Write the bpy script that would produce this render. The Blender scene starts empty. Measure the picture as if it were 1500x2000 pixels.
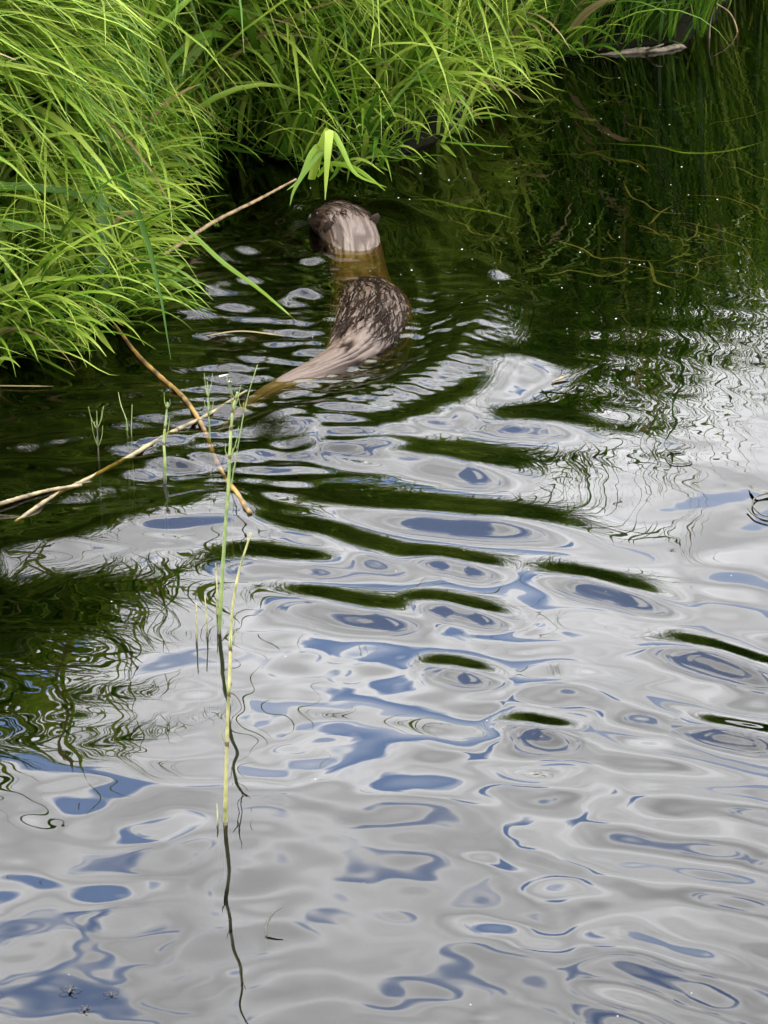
import bpy, math, random
import numpy as np
from mathutils import Vector

R = math.radians
random.seed(7)
rng = np.random.default_rng(11)
scene = bpy.context.scene

# ------------------------------------------------------------------ camera
CAM_H, PITCH, FPX = 1.5, R(24.0), 5145.0      # metres, down tilt, focal length in 1500x2000 photo pixels
cam_data = bpy.data.cameras.new("camera")
cam = bpy.data.objects.new("camera", cam_data)
scene.collection.objects.link(cam)
cam.location = (0, 0, CAM_H)
cam.rotation_euler = (math.pi / 2 - PITCH, 0, 0)
cam_data.sensor_fit = 'VERTICAL'
cam_data.sensor_height = 24.0
cam_data.lens = 24.0 * FPX / 2000.0
cam_data.clip_start = 0.05
cam_data.clip_end = 500.0
scene.camera = cam

# ------------------------------------------------------------------ sky and sun
SUN_EL, SUN_AZ = R(64), R(-50)                # azimuth clockwise from +Y (the view direction)
world = bpy.data.worlds.new("World")
scene.world = world
world.use_nodes = True
nt = world.node_tree
nt.nodes.clear()
N, L = nt.nodes.new, nt.links.new
out = N("ShaderNodeOutputWorld")
bg = N("ShaderNodeBackground"); bg.inputs["Strength"].default_value = 0.15
sky = N("ShaderNodeTexSky"); sky.sky_type = 'NISHITA'; sky.sun_disc = False
sky.sun_elevation = SUN_EL; sky.sun_rotation = SUN_AZ
tc = N("ShaderNodeTexCoord")
sep = N("ShaderNodeSeparateXYZ"); L(tc.outputs["Generated"], sep.inputs[0])
def wmath(op, a, b=None, clamp=False):
    n = N("ShaderNodeMath"); n.operation = op; n.use_clamp = clamp
    for i, v in enumerate((a, b)):
        if v is None: continue
        if isinstance(v, (int, float)): n.inputs[i].default_value = v
        else: L(v, n.inputs[i])
    return n.outputs[0]
def wramp(fac, stops, interp='LINEAR'):
    n = N("ShaderNodeValToRGB"); n.color_ramp.interpolation = interp
    e = n.color_ramp.elements
    while len(e) < len(stops): e.new(0.5)
    for k, (p, c) in zip(e, stops):
        k.position = p; k.color = (c, c, c, 1) if isinstance(c, (int, float)) else (*c, 1)
    L(fac, n.inputs[0]); return n.outputs[0]
zc = wmath('ADD', wmath('MAXIMUM', sep.outputs[2], 0.0), 0.22)
px_ = wmath('DIVIDE', sep.outputs[0], zc); py_ = wmath('DIVIDE', sep.outputs[1], zc)
comb = N("ShaderNodeCombineXYZ"); L(px_, comb.inputs[0]); L(py_, comb.inputs[1]); comb.inputs[2].default_value = 5.2
n1 = N("ShaderNodeTexNoise"); n1.inputs["Scale"].default_value = 8.0; n1.inputs["Detail"].default_value = 2.5
n1.inputs["Roughness"].default_value = 0.5; n1.inputs["Distortion"].default_value = 0.4
n2 = N("ShaderNodeTexNoise"); n2.inputs["Scale"].default_value = 5.5; n2.inputs["Detail"].default_value = 1.5
L(comb.outputs[0], n1.inputs["Vector"]); L(comb.outputs[0], n2.inputs["Vector"])
CLOUD_EDGE = 0.437
cover = wramp(n1.outputs[0], [(CLOUD_EDGE - 0.05, 0.0), (CLOUD_EDGE - 0.015, 0.35), (CLOUD_EDGE + 0.012, 1.0)])
thick = wramp(n1.outputs[0], [(CLOUD_EDGE, 1.0), (CLOUD_EDGE + 0.035, 0.86), (CLOUD_EDGE + 0.16, 0.66), (0.75, 0.5)])
soft = wramp(n2.outputs[0], [(0.3, 0.68), (0.7, 1.12)])
elevr = wramp(sep.outputs[2], [(0.0, 0.50), (0.36, 0.74), (0.55, 0.98), (1.0, 1.1)])
lum = wmath('MULTIPLY', wmath('MULTIPLY', thick, soft), elevr)
cl = N("ShaderNodeVectorMath"); cl.operation = 'SCALE'; cl.inputs[0].default_value = (23.0, 23.0, 23.4); L(lum, cl.inputs[3])
# low haze: near the horizon the cloud deck closes up
low = wramp(sep.outputs[2], [(0.36, 1.0), (0.46, 0.0)])
cov2 = wmath('MAXIMUM', cover, low)
blue = N("ShaderNodeVectorMath"); blue.operation = 'MULTIPLY'; blue.inputs[1].default_value = (1.95, 1.98, 2.1); L(sky.outputs[0], blue.inputs[0])
mix = N("ShaderNodeMix"); mix.data_type = 'RGBA'
L(cov2, mix.inputs[0]); L(blue.outputs[0], mix.inputs[6]); L(cl.outputs[0], mix.inputs[7])
L(mix.outputs[2], bg.inputs["Color"]); L(bg.outputs[0], out.inputs[0])

sun_data = bpy.data.lights.new("sun", 'SUN')
sun_data.energy = 1.5; sun_data.angle = R(12); sun_data.color = (1.0, 0.95, 0.86)
sun = bpy.data.objects.new("sun", sun_data)
scene.collection.objects.link(sun)
sd = Vector((math.sin(SUN_AZ) * math.cos(SUN_EL), math.cos(SUN_AZ) * math.cos(SUN_EL), math.sin(SUN_EL)))
sun.rotation_euler = sd.to_track_quat('Z', 'Y').to_euler()
sun.location = sd * 30

scene.view_settings.view_transform = 'Standard'
scene.view_settings.look = 'None'
scene.view_settings.gamma = 1.0
scene.view_settings.use_curve_mapping = False
scene.view_settings.exposure = 1.5
scene.render.engine = 'CYCLES'
scene.cycles.use_denoising = True
scene.cycles.max_bounces = 6
scene.cycles.use_adaptive_sampling = True
scene.cycles.adaptive_threshold = 0.012
scene.cycles.transparent_max_bounces = 12
scene.cycles.caustics_reflective = False
scene.cycles.caustics_refractive = False

# ------------------------------------------------------------------ helpers
CP, SP = math.cos(PITCH), math.sin(PITCH)
def gp(x, y, z=0.0):
    """point of the horizontal plane at height z that the photo shows at pixel x, y"""
    u, v = (x - 750.0) / FPX, (1000.0 - y) / FPX
    t = (CAM_H - z) / (SP - v * CP)
    return np.array((u * t, (CP + v * SP) * t, z))
def gpv(pts):
    return np.array([gp(*p)[:2] for p in pts])
def pix(X, Y):
    """photo pixel of water points (vectorised)"""
    d = Y * CP + CAM_H * SP
    up = Y * SP - CAM_H * CP
    return 750 + FPX * X / d, 1000 - FPX * up / d

def link(o, parent=None):
    scene.collection.objects.link(o)
    if parent is not None: o.parent = parent
    return o
def tag(o, label=None, cat=None, group=None, kind=None):
    if label: o["label"] = label
    if cat: o["category"] = cat
    if group: o["group"] = group
    if kind: o["kind"] = kind
    return o
def mesh_np(name, V, F, mat, smooth=True, parent=None, attrs=None):
    """V (n,3); F (m,4) or list of faces"""
    me = bpy.data.meshes.new(name)
    V = np.asarray(V, dtype=np.float32)
    if isinstance(F, np.ndarray):
        k = F.shape[1]
        me.vertices.add(len(V)); me.vertices.foreach_set("co", V.ravel())
        me.loops.add(F.size); me.loops.foreach_set("vertex_index", F.astype(np.int32).ravel())
        me.polygons.add(len(F))
        me.polygons.foreach_set("loop_start", np.arange(0, F.size, k, dtype=np.int32))
        me.update(calc_edges=True)
    else:
        me.from_pydata(V.tolist(), [], F); me.update()
    if smooth:
        me.polygons.foreach_set("use_smooth", np.ones(len(me.polygons), dtype=bool))
    for an, arr in (attrs or {}).items():
        a = me.attributes.new(an, 'FLOAT', 'POINT'); a.data.foreach_set("value", np.asarray(arr, dtype=np.float32))
    me.materials.append(mat)
    return link(bpy.data.objects.new(name, me), parent)
def empty(name, loc):
    e = bpy.data.objects.new(name, None); e.location = loc; e.empty_display_size = 0.05
    return link(e)

def catmull(P, n):
    """P (k,d) control rows -> n rows"""
    P = np.asarray(P, float); k = len(P)
    Q = np.vstack([2 * P[0] - P[1], P, 2 * P[-1] - P[-2]])
    t = np.linspace(0, k - 1, n); i = np.minimum(t.astype(int), k - 2); f = (t - i)[:, None]
    a, b, c, d = Q[i], Q[i + 1], Q[i + 2], Q[i + 3]
    return 0.5 * (2 * b + (c - a) * f + (2 * a - 5 * b + 4 * c - d) * f ** 2 + (3 * b - a - 3 * c + d) * f ** 3)
def tube(P, rad, seg=8, n=None, jitter=0.0):
    """tapered tube through points; returns V, F"""
    P = np.asarray(P, float); rad = np.asarray(rad, float) if np.ndim(rad) else np.full(len(P), rad)
    if n:
        Q = catmull(np.column_stack([P, rad]), n); P, rad = Q[:, :3], np.maximum(Q[:, 3], 1e-4)
    T = np.gradient(P, axis=0); T /= np.linalg.norm(T, axis=1)[:, None] + 1e-9
    ref = np.array((0, 0, 1.0)) if abs(T[:, 2]).max() < 0.9 else np.array((0.31, 0.95, 0.05))
    A = np.cross(T, ref); A /= np.linalg.norm(A, axis=1)[:, None] + 1e-9
    B = np.cross(T, A)
    th = np.linspace(0, 2 * np.pi, seg, endpoint=False)
    rr = rad[:, None] * (1 + jitter * rng.standard_normal((len(P), seg)))
    V = P[:, None] + A[:, None] * (np.cos(th) * rr)[..., None] + B[:, None] * (np.sin(th) * rr)[..., None]
    m = len(P); idx = np.arange(m * seg).reshape(m, seg)
    F = np.stack([idx[:-1], np.roll(idx, -1, 1)[:-1], np.roll(idx, -1, 1)[1:], idx[1:]], -1).reshape(-1, 4)
    faces = F.tolist() + [idx[0][::-1].tolist(), idx[-1].tolist()]
    return V.reshape(-1, 3), faces
class MB:
    def __init__(s): s.V, s.F, s.n = [], [], 0
    def add(s, V, F):
        V = np.asarray(V, float)
        s.V.append(V); s.F += [[i + s.n for i in f] for f in F]; s.n += len(V); return s
    def tube(s, *a, **k): return s.add(*tube(*a, **k))
    def build(s, name, mat, parent=None, smooth=True): return mesh_np(name, np.vstack(s.V), s.F, mat, smooth, parent)

# ------------------------------------------------------------------ materials
def material(name):
    m = bpy.data.materials.new(name); m.use_nodes = True
    t = m.node_tree; t.nodes.clear()
    o = t.nodes.new("ShaderNodeOutputMaterial")
    return m, t, o
def ramp_node(t, fac, stops):
    n = t.nodes.new("ShaderNodeValToRGB"); e = n.color_ramp.elements
    while len(e) < len(stops): e.new(0.5)
    for k, (p, c) in zip(e, stops): k.position = p; k.color = (*c, 1)
    t.links.new(fac, n.inputs[0]); return n.outputs[0]
def noise_node(t, scale, detail=4, vec=None, stretch=None):
    n = t.nodes.new("ShaderNodeTexNoise"); n.inputs["Scale"].default_value = scale; n.inputs["Detail"].default_value = detail
    c = t.nodes.new("ShaderNodeTexCoord"); src = c.outputs["Object"]
    if stretch:
        mp = t.nodes.new("ShaderNodeMapping"); mp.inputs["Scale"].default_value = stretch
        t.links.new(src, mp.inputs[0]); src = mp.outputs[0]
    t.links.new(src, n.inputs["Vector"]); return n.outputs[0]
def simple_mat(name, c0, c1, scale=40, rough=0.6, bump=0.3, stretch=None, spec=0.5, dist=0.002):
    m, t, o = material(name)
    p = t.nodes.new("ShaderNodeBsdfPrincipled"); p.inputs["Roughness"].default_value = rough
    p.inputs["Specular IOR Level"].default_value = spec
    nz = noise_node(t, scale, 5, stretch=stretch)
    t.links.new(ramp_node(t, nz, [(0.3, c0), (0.7, c1)]), p.inputs["Base Color"])
    b = t.nodes.new("ShaderNodeBump"); b.inputs["Strength"].default_value = bump; b.inputs["Distance"].default_value = dist
    t.links.new(nz, b.inputs["Height"]); t.links.new(b.outputs[0], p.inputs["Normal"])
    t.links.new(p.outputs[0], o.inputs[0]); return m

def grass_mat(name, stops, transl=0.38):
    m, t, o = material(name)
    a = t.nodes.new("ShaderNodeAttribute"); a.attribute_name = "tint"
    col = ramp_node(t, a.outputs["Fac"], stops)
    p = t.nodes.new("ShaderNodeBsdfPrincipled"); p.inputs["Roughness"].default_value = 0.45
    p.inputs["Specular IOR Level"].default_value = 0.28
    tr = t.nodes.new("ShaderNodeBsdfTranslucent"); mx = t.nodes.new("ShaderNodeMixShader"); mx.inputs[0].default_value = transl
    t.links.new(col, p.inputs["Base Color"]); t.links.new(col, tr.inputs["Color"])
    t.links.new(p.outputs[0], mx.inputs[1]); t.links.new(tr.outputs[0], mx.inputs[2]); t.links.new(mx.outputs[0], o.inputs[0])
    return m
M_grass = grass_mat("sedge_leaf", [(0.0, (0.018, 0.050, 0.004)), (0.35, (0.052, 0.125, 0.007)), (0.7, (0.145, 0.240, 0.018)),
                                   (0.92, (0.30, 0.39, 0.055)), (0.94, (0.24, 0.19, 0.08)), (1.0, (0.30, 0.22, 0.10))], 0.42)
M_soil = simple_mat("wet_soil", (0.002, 0.0022, 0.001), (0.008, 0.007, 0.003), 14, 0.95, 0.6, dist=0.02, spec=0.08)
M_straw = simple_mat("straw", (0.05, 0.03, 0.012), (0.27, 0.18, 0.08), 60, 0.55, 0.6)
M_paleree = simple_mat("pale_straw", (0.04, 0.03, 0.014), (0.24, 0.19, 0.09), 70, 0.55, 0.7)
M_orange = simple_mat("orange_reed", (0.02, 0.012, 0.005), (0.24, 0.14, 0.03), 45, 0.45, 0.7)
M_joint = simple_mat("dark_joint", (0.02, 0.012, 0.005), (0.08, 0.045, 0.015), 60, 0.6, 0.4)
M_horse = simple_mat("horsetail_green", (0.05, 0.085, 0.018), (0.20, 0.25, 0.07), 60, 0.5, 0.2)
M_horsey = simple_mat("horsetail_yellow", (0.06, 0.08, 0.02), (0.34, 0.31, 0.12), 70, 0.5, 0.2)
M_dark = simple_mat("dark_wet_stem", (0.012, 0.012, 0.006), (0.045, 0.04, 0.02), 50, 0.4, 0.3)
M_insect = simple_mat("insect_black", (0.006, 0.006, 0.006), (0.02, 0.018, 0.015), 200, 0.35, 0.2)
M_wood = simple_mat("weathered_wood", (0.03, 0.024, 0.015), (0.13, 0.105, 0.065), 40, 0.7, 0.8, stretch=(0.3, 3, 3))
M_fluff = simple_mat("pale_fluff", (0.45, 0.45, 0.40), (0.75, 0.75, 0.70), 90, 0.8, 0.2)
M_weed_refl = simple_mat("weed_and_reflections", (0.018, 0.03, 0.006), (0.045, 0.06, 0.015), 25, 0.6, 0.2)

def water_mat():
    m, t, o = material("pond_water")
    n = t.nodes.new
    fr = n("ShaderNodeFresnel"); fr.inputs["IOR"].default_value = 1.40
    gl = n("ShaderNodeBsdfGlossy"); gl.inputs["Roughness"].default_value = 0.0; gl.inputs["Color"].default_value = (1, 1, 1, 1)
    tr = n("ShaderNodeBsdfTransparent"); tr.inputs["Color"].default_value = (0.78, 0.70, 0.42, 1)
    mx = n("ShaderNodeMixShader")
    t.links.new(fr.outputs[0], mx.inputs[0]); t.links.new(tr.outputs[0], mx.inputs[1]); t.links.new(gl.outputs[0], mx.inputs[2])
    t.links.new(mx.outputs[0], o.inputs["Surface"])
    va = n("ShaderNodeVolumeAbsorption"); va.inputs["Color"].default_value = (0.55, 0.42, 0.10, 1); va.inputs["Density"].default_value = 9.0
    t.links.new(va.outputs[0], o.inputs["Volume"])
    return m
M_water = water_mat()

# ------------------------------------------------------------------ shoreline, ground
SHORE_PX = [(-900, 860), (-500, 775), (-200, 725), (0, 700), (110, 674), (180, 655), (205, 612), (208, 540), (214, 460), (256, 376), (352, 305),
            (500, 296), (610, 326), (720, 318), (835, 288), (905, 225), (985, 152), (1120, 108), (1250, 94), (1340, 78), (1410, 25), (1500, -60), (1640, -110)]
shore = gpv(SHORE_PX)
shore = np.vstack([shore, shore[-1] + np.array([[1.2, .25], [4, .8], [60, 8]])])
shore = np.vstack([np.array([[-60, shore[0, 1] - 4], [-4, shore[0, 1] - 0.25]]), shore])
shore_f = catmull(shore[1:-1], 260)
shore_f = np.vstack([shore[:1], shore_f, shore[-1:]])
poly = np.vstack([shore_f, [[60, 90], [-60, 90]]])
def sdist(P):
    """signed distance to the shore: + on the bank, - over water"""
    P = np.asarray(P, float); d = np.full(len(P), 1e9)
    for a, b in zip(shore_f[:-1], shore_f[1:]):
        ab = b - a; t = np.clip(((P - a) @ ab) / (ab @ ab + 1e-12), 0, 1)
        d = np.minimum(d, np.hypot(*(P - a - t[:, None] * ab).T))
    ins = np.zeros(len(P), bool)
    for a, b in zip(poly, np.roll(poly, -1, 0)):
        c = (a[1] > P[:, 1]) != (b[1] > P[:, 1])
        with np.errstate(divide='ignore', invalid='ignore'):
            ins ^= c & (P[:, 0] < (b[0] - a[0]) * (P[:, 1] - a[1]) / (b[1] - a[1]) + a[0])
    return np.where(ins, d, -d)
def ground_z(d):
    return np.where(d > 0, 0.008 + 0.44 * (1 - np.exp(-np.maximum(d, 0) ** 1.5 / 0.45)), -0.012 - 0.55 * (1 - np.exp(np.minimum(d, 0) / 0.30)))
def axis(lo, hi, step, lo2, hi2, g=1.25):
    a = list(np.arange(lo, hi + step / 2, step)); s = step
    b = [];  x = a[-1]
    while x < hi2: s *= g; x += s; b.append(x)
    s = step; c = []; x = a[0]
    while x > lo2: s *= g; x -= s; c.append(x)
    return np.array(c[::-1] + a + b)
def grid_faces(nx, ny):
    i = np.arange(nx * ny).reshape(ny, nx)
    return np.stack([i[:-1, :-1], i[:-1, 1:], i[1:, 1:], i[1:, :-1]], -1).reshape(-1, 4)
gx, gy = axis(-2.2, 2.4, 0.05, -60, 60), axis(1.5, 8.0, 0.05, -40, 90)
GX, GY = np.meshgrid(gx, gy)
GP = np.column_stack([GX.ravel(), GY.ravel()])
GZ = ground_z(sdist(GP)) + 0.012 * rng.standard_normal(len(GP))
ground = mesh_np("ground", np.column_stack([GP, GZ]), grid_faces(len(gx), len(gy)), M_soil)
tag(ground, "dark wet soil of the bank and pond bed", "ground", kind="structure")

# ------------------------------------------------------------------ water surface
wx = axis(-0.92, 0.98, 0.0042, -30, 30, 1.12)
ys = [1.95]
while ys[-1] < 6.7: ys.append(ys[-1] + 0.0030 * (ys[-1] / 2.2) ** 0.9)
s = 0.006; lowy = []; y = 1.95
while y > -20: s *= 1.15; y -= s; lowy.append(y)
s = 0.01; hiy = []; y = ys[-1]
while y < 30: s *= 1.2; y += s; hiy.append(y)
wy = np.array(lowy[::-1] + ys + hiy)
WX, WY = np.meshgrid(wx, wy)
PX, PY = pix(WX, np.maximum(WY, 0.3))

def smooth(x, a, b):
    t = np.clip((x - a) / (b - a), 0, 1); return t * t * (3 - 2 * t)
def blob(cx, cy, rx, ry, p=1.0):
    """soft patch; centre and size from photo pixels, laid on the water plane"""
    c = gp(cx, cy); ex = gp(cx + rx, cy) - c; ey = gp(cx, cy - ry) - c
    return np.exp(-(((WX - c[0]) / ex[0]) ** 2 + ((WY - c[1]) / ey[1]) ** 2) ** p)
def waves(n, l0, l1, ang, spread, slope, seed):
    """sum of random plane waves; ang = crest normal direction from +Y; rms slope set"""
    r = np.random.default_rng(seed); h = np.zeros_like(WX)
    for i in range(n):
        lam = l0 * (l1 / l0) ** r.random(); k = 2 * np.pi / lam; a = ang + spread * r.standard_normal()
        h += (slope * math.sqrt(2.0 / n) / k) * np.sin(k * (WX * math.sin(a) + WY * math.cos(a)) + r.random() * 6.283)
    return h
def crest(pts, sig, slope, side=+1, taper=0.25, shift=1.0):
    """one wave crest whose far flank (side=+1) or near flank (side=-1) lies along the traced line"""
    P = gpv(pts); n = 60
    if taper > 0.39: P[0] += 0.45 * (P[0] - P[1]); P[-1] += 0.45 * (P[-1] - P[-2])
    C = catmull(P, n); H = np.zeros_like(WX)
    T = np.gradient(C, axis=0); T /= np.linalg.norm(T, axis=1)[:, None]
    Nn = np.column_stack([-T[:, 1], T[:, 0]]); Nn[Nn[:, 1] < 0] *= -1
    C = C - side * shift * sig * Nn
    m = 4 * sig
    sel = (WX > C[:, 0].min() - m) & (WX < C[:, 0].max() + m) & (WY > C[:, 1].min() - m) & (WY < C[:, 1].max() + m)
    X, Y = WX[sel], WY[sel]
    best = np.full(X.shape, 1e9); tt = np.zeros(X.shape)
    for i in range(n - 1):
        a, ab = C[i], C[i + 1] - C[i]; L2 = ab @ ab
        t = np.clip(((X - a[0]) * ab[0] + (Y - a[1]) * ab[1]) / L2, 0, 1)
        d = (X - a[0] - t * ab[0]) ** 2 + (Y - a[1] - t * ab[1]) ** 2
        u = d < best; best[u] = d[u]; tt[u] = (i + t[u]) / (n - 1)
    w = smooth(tt, 0, taper) * smooth(1 - tt, 0, taper)
    H[sel] = (slope * sig / 0.607) * w * np.exp(-best / (2 * sig * sig))
    return H

deg = lambda a: math.tan(R(a))
Hh = np.zeros_like(WX)
# open water in front: slow ripples, rounder patches
front = smooth(PY + 0.28 * np.minimum(PX - 600, 0), 1050, 1350) * (0.8 + 0.2 * smooth(PX, 300, 1000))
Hh += front * waves(26, 0.08, 0.17, R(6), R(28), deg(1.15), 3)
Hh += front * waves(24, 0.035, 0.07, R(15), R(32), deg(0.32), 6)
Hh += front * smooth(PX, 700, 1300) * waves(20, 0.08, 0.14, R(32), R(11), deg(2.0), 4)
Hh += smooth(PY + 0.3 * np.minimum(PX - 700, 0), 700, 1300) * waves(12, 0.25, 0.6, R(8), R(40), deg(0.9), 5)
# rings running out from the animal
oc = gp(735, 640)
rr = np.hypot(WX - oc[0], (WY - oc[1])); th = np.arctan2(WX - oc[0], -(WY - oc[1]))
ring = np.exp(-((rr - 1.05) / 0.5) ** 2) * smooth(th, R(-75), R(-20)) * smooth(-th, R(-62), R(-25))
Hh += ring * (deg(0.5) * 0.115 / 6.283) * np.sin(2 * np.pi * rr / 0.115 + 0.8 * np.sin(3 * th))
# traced wave crests of the wake (dark far flanks)
K = [
    ([(920, 820), (1040, 812), (1160, 832)], 0.035, 7.0, +1, 0.35),
    ([(690, 842), (850, 880), (960, 905), (1050, 928)], 0.036, 8.5, +1, 0.25),
    ([(560, 945), (720, 978), (900, 996), (1060, 1012), (1235, 1052)], 0.034, 8.5, +1, 0.15),
    ([(560, 1010), (700, 1055), (830, 1098)], 0.028, 7.5, +1, 0.3),
    ([(815, 1074), (900, 1088), (990, 1110)], 0.020, 7.5, +1, 0.4),
    ([(1080, 1106), (1200, 1138), (1340, 1182)], 0.022, 9.0, +1, 0.35),
    ([(820, 1160), (910, 1180), (1010, 1208)], 0.018, 8.5, +1, 0.4),
    ([(1320, 1240), (1440, 1280), (1560, 1325)], 0.024, 9.0, +1, 0.25),
    ([(560, 1140), (690, 1176), (830, 1192)], 0.026, 6.5, +1, 0.35),
    ([(440, 1068), (560, 1085), (700, 1092)], 0.030, 6.0, +1, 0.35),
    ([(840, 1282), (910, 1300), (980, 1318)], 0.018, 7.5, +1, 0.45),
    ([(1000, 1390), (1060, 1410), (1130, 1424)], 0.018, 7.5, +1, 0.45),
    ([(1360, 1400), (1450, 1418), (1540, 1432)], 0.020, 8.0, +1, 0.45),
    # near flanks showing open sky inside the dark reflection on the left
    ([(-60, 1120), (150, 1085), (330, 1045), (560, 1000)], 0.055, 9.0, -1, 0.12),
    ([(-60, 1000), (120, 985), (300, 930), (520, 880)], 0.030, 7.0, -1, 0.25),
    ([(900, 760), (985, 735), (1060, 752)], 0.040, 5.0, -1, 0.4),
]
for pts, sig, sl, side, tp in K:
    Hh += crest(pts, sig, deg(sl * (1.28 if side > 0 else 1.0)), side, max(tp, 0.40) if side > 0 else tp)
# the two big crests curling round the animal's right side
Hh += crest([(958, 560), (935, 640), (878, 712), (785, 766), (640, 810), (470, 845)], 0.042, deg(17), +1, 0.12, 0.0)
Hh += crest([(1012, 690), (992, 728), (940, 778), (840, 822), (700, 856), (540, 878)], 0.040, deg(13), +1, 0.12, 0.0)
# short chop stirred up around the animal and to its left
chop = np.clip(blob(570, 700, 260, 150, 1.5) + 0.8 * blob(280, 870, 380, 130, 1.4) + 0.8 * blob(480, 550, 190, 90, 1.4) + 0.8 * blob(850, 590, 90, 90, 1.4), 0, 1.1)
Hh += chop * waves(40, 0.030, 0.075, R(8), R(13), deg(8.5), 8)
Hh += np.clip(blob(220, 870, 340, 115, 1.5), 0, 1) * waves(30, 0.06, 0.12, R(-24), R(12), deg(11.0), 21)
for pts, sig in (([(415, 512), (480, 494), (570, 476)], .022), ([(370, 578), (455, 562), (550, 546)], .022), ([(290, 628), (400, 616), (530, 604)], .022),
                 ([(712, 402), (780, 415), (855, 444)], .013), ([(540, 446), (566, 422), (612, 402)], .013), ([(890, 505), (930, 525), (975, 552)], .016),
                 ([(580, 520), (620, 512), (660, 505)], .016), ([(545, 590), (600, 578), (640, 566)], .016)):
    Hh += crest(pts, sig, deg(19), -1, 0.3)
Hh += chop * waves(24, 0.09, 0.20, R(10), R(22), deg(2.8), 9)
tiny = np.clip(blob(840, 640, 110, 100, 1.5) + blob(700, 760, 150, 50, 1.5) + .6 * blob(560, 760, 200, 60, 1.4), 0, 1)
Hh += tiny * waves(40, 0.016, 0.036, R(10), R(20), deg(10.0), 10)
sp_pts = gpv([(640, 447), (680, 462), (706, 504), (724, 570), (730, 606), (722, 642), (698, 678), (660, 704), (612, 724)])
dsp = np.full(WX.shape, 9.0)
for a, b in zip(sp_pts[:-1], sp_pts[1:]):
    ab = b - a; t_ = np.clip(((WX - a[0]) * ab[0] + (WY - a[1]) * ab[1]) / (ab @ ab), 0, 1)
    dsp = np.minimum(dsp, np.hypot(WX - a[0] - t_ * ab[0], (WY - a[1] - t_ * ab[1]) * 0.75))
wob = 0.012 * np.sin(WX * 23 + 1) * np.sin(WY * 17)
Hh += (deg(9.5) * 0.055 / 6.283) * np.sin(2 * np.pi * (dsp + wob) / 0.055) * (0.25 + 0.75 * smooth(dsp, 0.05, 0.09)) * np.exp(-np.maximum(dsp - 0.09, 0) / 0.08)
# calm water at right: the faintest waver
calm = smooth(PX, 820, 1000) * (1 - smooth(PY, 820, 1000))
Hh += (0.25 + 0.75 * calm) * waves(24, 0.02, 0.07, R(0), R(50), deg(0.22), 12)
Hh += calm * smooth(PY, 480, 640) * waves(16, 0.07, 0.16, R(10), R(25), deg(0.6), 13)
# bow wave pushed up round the head
hc = gp(678, 440); rh = np.hypot(WX - hc[0], (WY - hc[1]) * 0.85); ah = np.arctan2(WX - hc[0], WY - hc[1])
Hh += 0.010 * np.exp(-((rh - 0.125) / 0.022) ** 2) * smooth(np.cos(ah), -0.1, 0.7)
Hh *= np.exp(-np.maximum(np.hypot(WX, WY - 3.5) - 3.5, 0) / 3)
nx, ny = len(wx), len(wy)
WV = np.column_stack([WX.ravel(), WY.ravel(), Hh.ravel()])
WF = grid_faces(nx, ny)
# close the body of water: skirt and bottom
b0, b1 = np.arange(nx), np.arange(nx) + (ny - 1) * nx
ring_idx = np.concatenate([np.arange(nx), np.arange(1, ny) * nx + nx - 1, (ny - 1) * nx + np.arange(nx - 2, -1, -1), np.arange(ny - 2, 0, -1) * nx])
low_v = WV[ring_idx].copy(); low_v[:, 2] = -0.9
base = len(WV); m_ = len(ring_idx)
V_all = np.vstack([WV, low_v, [[0, 3, -0.9]]])
j = np.arange(m_); j2 = (j + 1) % m_
skirt = np.column_stack([ring_idx[j], base + j, base + j2, ring_idx[j2]])
bottom = np.column_stack([base + j2, base + j, np.full(m_, base + m_), np.full(m_, base + m_)])[:, :3]
me = bpy.data.meshes.new("pond_water")
nq = len(WF) + len(skirt)
me.vertices.add(len(V_all)); me.vertices.foreach_set("co", V_all.astype(np.float32).ravel())
loops = np.concatenate([WF.ravel(), skirt.ravel(), bottom.ravel()]).astype(np.int32)
me.loops.add(len(loops)); me.loops.foreach_set("vertex_index", loops)
starts = np.concatenate([np.arange(nq) * 4, nq * 4 + np.arange(len(bottom)) * 3]).astype(np.int32)
me.polygons.add(len(starts)); me.polygons.foreach_set("loop_start", starts)
me.update(calc_edges=True)
me.polygons.foreach_set("use_smooth", np.arange(len(starts)) < len(WF))
me.materials.append(M_water)
water = link(bpy.data.objects.new("pond_water", me))
tag(water, "rippled dark pond water mirroring clouds and grass", "water", kind="structure")
def water_z(x, y):
    i = np.clip(np.searchsorted(wx, x), 0, nx - 1); k = np.clip(np.searchsorted(wy, y), 0, ny - 1)
    return float(Hh[k, i])
def wp(x, y, dz=0.0):
    p = gp(x, y); p[2] = water_z(p[0], p[1]) + dz; return p

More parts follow.
